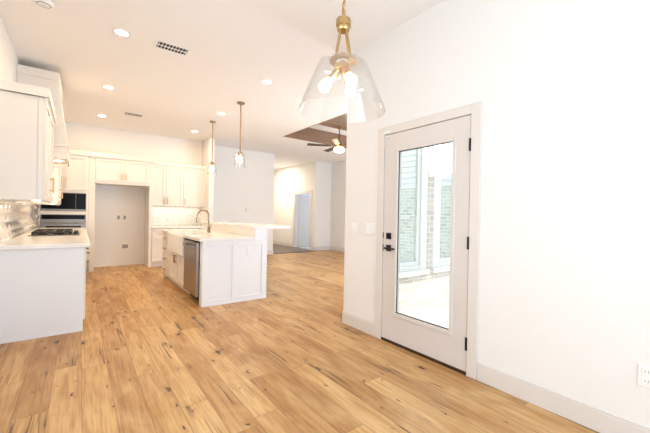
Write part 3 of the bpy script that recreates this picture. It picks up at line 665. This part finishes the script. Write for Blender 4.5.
def pendant(x, y, label):
    t = thing('pendant_lamp', (x, y, H), label, 'pendant lamp', 'pendants over the island bar')
    build('canopy', MB().lathe((x, y, H), [(0, -0.022), (0.060, -0.022), (0.062, -0.016), (0.062, -0.001), (0, -0.001)], 32), 'bronze', t, smooth=True)
    build('stem', MB().cyl((x, y, H-0.02), (x, y, 2.30), 0.010, 12), 'bronze', t, smooth=True)
    build('socket', MB().lathe((x, y, 2.20), [(0, 0.10), (0.024, 0.10), (0.030, 0.085), (0.030, 0.03), (0.018, 0.03), (0.018, 0.01), (0, 0.01)], 24), 'bronze', t, smooth=True)
    build('bulb', MB().lathe((x, y, 2.20), [(0.014, 0.02), (0.018, 0.0), (0.034, -0.04), (0.036, -0.06), (0.026, -0.09), (0, -0.10)], 20), 'bulb', t, smooth=True)
    build('glass_shade', MB().lathe((x, y, 2.28), [(0.032, 0.0), (0.070, -0.02), (0.082, -0.06), (0.095, -0.25), (0.092, -0.25), (0.079, -0.06), (0.068, -0.023), (0.032, -0.004)], 40, True), 'glass', t, smooth=True)
    return t
pendant(2.10, 5.47, 'small clear glass pendant nearer the camera above the island bar')
pendant(2.10, 6.98, 'small clear glass pendant at the far end of the island bar')

# --- dining chandelier
CX, CY = 0.918, 1.18
ch = thing('glass_chandelier', (CX, CY, H), 'large brass pendant with a flared clear glass shade hanging in the dining area', 'chandelier')
build('canopy', MB().lathe((CX, CY, H), [(0, -0.03), (0.06, -0.03), (0.07, -0.01), (0.07, -0.001), (0, -0.001)], 32), 'brass', ch, smooth=True)
# chain
zc = H-0.03; k = 0; links = []
while zc > 2.18:
    lk = MB(); pts = []
    for q in range(17):
        a = 2*PI*q/16; dx = 0.0095*math.cos(a); dz = 0.021*math.sin(a)
        pts.append((CX + (dx if k % 2 else dx*0.2), CY + (dx*0.2 if k % 2 else dx), zc-0.02+dz))
    lk.tube(pts, 0.0028, 8, False); links.append(lk); zc -= 0.0335; k += 1
allb = MB()
for lk in links:
    me = bpy.data.meshes.new('tmp'); lk.bm.to_mesh(me); lk.bm.free(); allb.bm.from_mesh(me); bpy.data.meshes.remove(me)
build('chain', allb, 'brass', ch, smooth=True)
build('hub', MB().lathe((CX, CY, 2.084), [(0, 0.0), (0.026, 0.0), (0.030, 0.010), (0.030, 0.018), (0.034, 0.020), (0.034, 0.048), (0.032, 0.052), (0.010, 0.054), (0.008, 0.095), (0, 0.095)], 32), 'brass', ch, smooth=True)
ZS, ZR = 1.944, 1.722
for q in range(4):
    a = math.radians(10 + 90*q); ca, sa = math.cos(a), math.sin(a)
    build('arm', MB().tube([(CX+0.016*ca, CY+0.016*sa, 2.092), (CX+0.048*ca, CY+0.048*sa, ZS+0.004)], 0.0055, 10), 'brass', ch, smooth=True)
build('ring', MB().lathe((CX, CY, ZS), [(0.060, 0.008), (0.060, 0.0005), (0.036, 0.0005), (0.036, 0.008)], 40, True), 'brass', ch)
build('spider', MB().lathe((CX, CY, ZS-0.04), [(0, 0.045), (0.012, 0.045), (0.014, 0.035), (0.034, 0.028), (0.034, 0.004), (0.028, 0.0), (0, 0.0)], 28), 'brass', ch, smooth=True)
build('glass_shade', MB().lathe((CX, CY, 0), [(0.052, ZS), (0.094, ZS), (0.106, ZS-0.006), (0.113, ZS-0.018), (0.197, ZR), (0.193, ZR), (0.109, ZS-0.019), (0.103, ZS-0.009), (0.093, ZS-0.004), (0.052, ZS-0.004)], 64, True), 'glass', ch, smooth=True)
for q in range(3):
    a = math.radians(-39 + 180 + 120*q); ca, sa = math.cos(a), math.sin(a)
    p0 = (CX+0.016*ca, CY+0.016*sa, 1.915); p1 = (CX+0.055*ca, CY+0.055*sa, 1.865)
    sc = build('socket', MB().tube([p0, p1], 0.016, 16), 'brass', ch, smooth=True)
    def pt(t): return tuple(p1[k] + (p1[k]-p0[k])*t for k in range(3))
    build('bulb', MB().tube([pt(0), pt(0.15), pt(0.4), pt(0.7), pt(0.95), pt(1.05)], [0.012, 0.014, 0.022, 0.025, 0.017, 0.003], 18), 'bulb', sc, smooth=True)

# --- ceiling vents, smoke detector
def vent(x, y, lx, ly, label, fr=0.03, n=9):
    t = thing('ceiling_vent', (x, y, H), label, 'vent', 'ceiling air vents')
    build('frame', slab(MB(), 'z', H-0.008, H-0.0005, x-lx/2, x+lx/2, y-ly/2, y+ly/2, [(x-lx/2+fr, x+lx/2-fr, y-ly/2+fr, y+ly/2-fr)]), 'white', t, bevel=0.002)
    build('duct', MB().box((x-lx/2+fr, y-ly/2+fr, H-0.003), (x+lx/2-fr, y+ly/2-fr, H-0.001)), 'dark', t)
    s = MB()
    for k in range(n):
        xx = x - lx/2 + 0.045 + (lx-0.09)*k/(n-1); s.hexa([(xx-0.006, y-ly/2+fr, H-0.0075), (xx-0.004, y-ly/2+fr, H-0.0075), (xx-0.004, y+ly/2-fr, H-0.0075), (xx-0.006, y+ly/2-fr, H-0.0075), (xx+0.001, y-ly/2+fr, H-0.003), (xx+0.003, y-ly/2+fr, H-0.003), (xx+0.003, y+ly/2-fr, H-0.003), (xx+0.001, y+ly/2-fr, H-0.003)])
    s.box((x-lx/2+fr, y-0.006, H-0.0085), (x+lx/2-fr, y+0.006, H-0.003)); build('louvre', s, 'white', t)
vent(0.80, 4.19, 0.36, 0.22, 'white louvred ceiling vent beside the nearest recessed light')
vent(0.79, 7.54, 0.30, 0.20, 'white louvred ceiling vent near the oven cabinet end of the kitchen', 0.014, 6)
sd_ = thing('smoke_detector', (-0.27, 4.02, H), 'white round smoke detector on the ceiling at the upper left', 'smoke detector')
build('body', MB().lathe((-0.27, 4.02, H), [(0, -0.038), (0.045, -0.036), (0.060, -0.026), (0.068, -0.012), (0.068, -0.0005), (0, -0.0005)], 32), 'white', sd_, smooth=True)
build('sensor_slot', MB().lathe((-0.27, 4.02, H), [(0.046, -0.0375), (0.052, -0.034), (0.050, -0.0325), (0.044, -0.036)], 32, True), 'grey', sd_)

# --- tray beams and ceiling fan
for (y0, y1) in ((5.82, 6.10), (5.02, 5.30)):
    struct('trim_6' if y0 > 5.5 else 'trim_7', MB().box((TR[0]+0.022, y0, 3.25), (TR[1]-0.022, y1, 3.459)), 'stain', bevel=0.004)
fan = thing('ceiling_fan', (4.57, 5.95, 3.25), 'dark-bladed ceiling fan with a lit glass bowl under the wood beam', 'ceiling fan')
fx, fy = 4.57, 5.95
build('canopy', MB().lathe((fx, fy, 3.25), [(0, -0.05), (0.03, -0.05), (0.06, -0.015), (0.06, -0.001), (0, -0.001)], 24), 'bronze', fan, smooth=True)
build('downrod', MB().cyl((fx, fy, 3.20), (fx, fy, 2.90), 0.012, 12), 'bronze', fan, smooth=True)
build('motor', MB().lathe((fx, fy, 2.77), [(0, 0.14), (0.03, 0.14), (0.05, 0.12), (0.09, 0.10), (0.11, 0.06), (0.11, 0.03), (0.08, 0.0), (0, 0.0)], 32), 'brass', fan, smooth=True)
build('lamp_bowl', MB().lathe((fx, fy, 2.77), [(0.09, -0.001), (0.125, -0.01), (0.12, -0.05), (0.08, -0.085), (0, -0.10)], 32), 'fanlamp', fan, smooth=True)
for q in range(5):
    a = math.radians(80 + 72*q); ca, sa = math.cos(a), math.sin(a)
    def R(r, w, dz): return (fx + r*ca - w*sa, fy + r*sa + w*ca, 2.815 + dz)
    bl = MB().hexa([R(0.19, -0.05, -0.008), R(0.72, -0.068, -0.012), R(0.72, 0.068, 0.012), R(0.19, 0.05, 0.008), R(0.19, -0.05, -0.001), R(0.72, -0.068, -0.005), R(0.72, 0.068, 0.019), R(0.19, 0.05, 0.015)])
    bo = build('blade', bl, 'blade', fan, bevel=0.003)
    build('blade_arm', MB().hexa([R(0.09, -0.015, -0.01), R(0.24, -0.02, -0.012), R(0.24, 0.02, -0.008), R(0.09, 0.015, -0.006), R(0.09, -0.015, 0.0), R(0.24, -0.02, -0.006), R(0.24, 0.02, 0.0), R(0.09, 0.015, 0.002)]), 'bronze', bo)
l = bpy.data.objects.new('fan_lamp_light', bpy.data.lights.new('fan_lamp_light', 'POINT')); COL.objects.link(l); l.location = (fx, fy, 2.50); l.data.energy = 7; l.data.color = WARM; l.data.shadow_soft_size = 0.1

# --- wall plates
def plate_x(name, x, y, z, nx, label, cat, kind):
    t = thing(name, (x, y, z), label, cat)
    build('plate', MB().box((x, y-0.037, z-0.06), (x+nx*0.006, y+0.037, z+0.06)), 'white', t, bevel=0.002)
    if kind == 'outlet':
        for dz in (-0.026, 0.026): 
            r = build('receptacle', MB().box((x+nx*0.006, y-0.018, z+dz-0.017), (x+nx*0.009, y+0.018, z+dz+0.017)), 'white', t, bevel=0.002)
            build('slots', MB().box((x+nx*0.0085, y-0.008, z+dz-0.006), (x+nx*0.0094, y-0.005, z+dz+0.008)).box((x+nx*0.0085, y+0.005, z+dz-0.006), (x+nx*0.0094, y+0.008, z+dz+0.008)), 'grey', r)
    else: build('rocker', MB().box((x+nx*0.006, y-0.017, z-0.033), (x+nx*0.010, y+0.017, z+0.033)), 'white', t, bevel=0.002)
plate_x('outlet', XR, 0.362, 0.408, -1, 'white wall outlet low on the right wall at the photo edge', 'outlet', 'outlet')
for dy, lab in ((-0.037, 'right half of the white switch pair beside the glazed door casing'), (0.037, 'left half of the white switch pair beside the glazed door casing')):
    plate_x('light_switch', XR, 2.565+dy, 1.11, -1, lab, 'switch', 'switch')
plate_x('light_switch', XR, 2.835, 1.11, -1, 'single white light switch on the narrow wall, set apart left of the switch pair', 'switch', 'switch')
plate_x('outlet', 7.08, 9.22, 0.70, -1, 'small white wall outlet on the far living room wall', 'outlet', 'outlet')
def plate_y(x, y, z, label, w=0.037):
    t = thing('outlet', (x, y, z), label, 'outlet')
    build('plate', MB().box((x-w, y-0.006, z-0.06), (x+w, y, z+0.06)), 'white', t, bevel=0.002)
    build('receptacle', MB().box((x-w+0.012, y-0.009, z-0.045), (x+w-0.012, y-0.006, z+0.045)), 'grey', t, bevel=0.002)
plate_y(0.702, YK, 1.108, 'left of two open outlet boxes halfway up the refrigerator bay wall')
plate_y(0.820, YK, 1.108, 'right of two open outlet boxes halfway up the refrigerator bay wall')
plate_y(0.837, YK, 0.44, 'grey water supply box low in the refrigerator bay', 0.07)
th = thing('thermostat', (3.84, 9.40, 1.36), 'small round grey thermostat on the living room wall behind the bar', 'thermostat')
build('dial', MB().cyl((3.84, 9.40, 1.36), (3.84, 9.385, 1.36), 0.045, 24), 'grey', th, smooth=True)
build('face', MB().cyl((3.84, 9.3849, 1.36), (3.84, 9.382, 1.36), 0.036, 24), 'white', th, smooth=True)
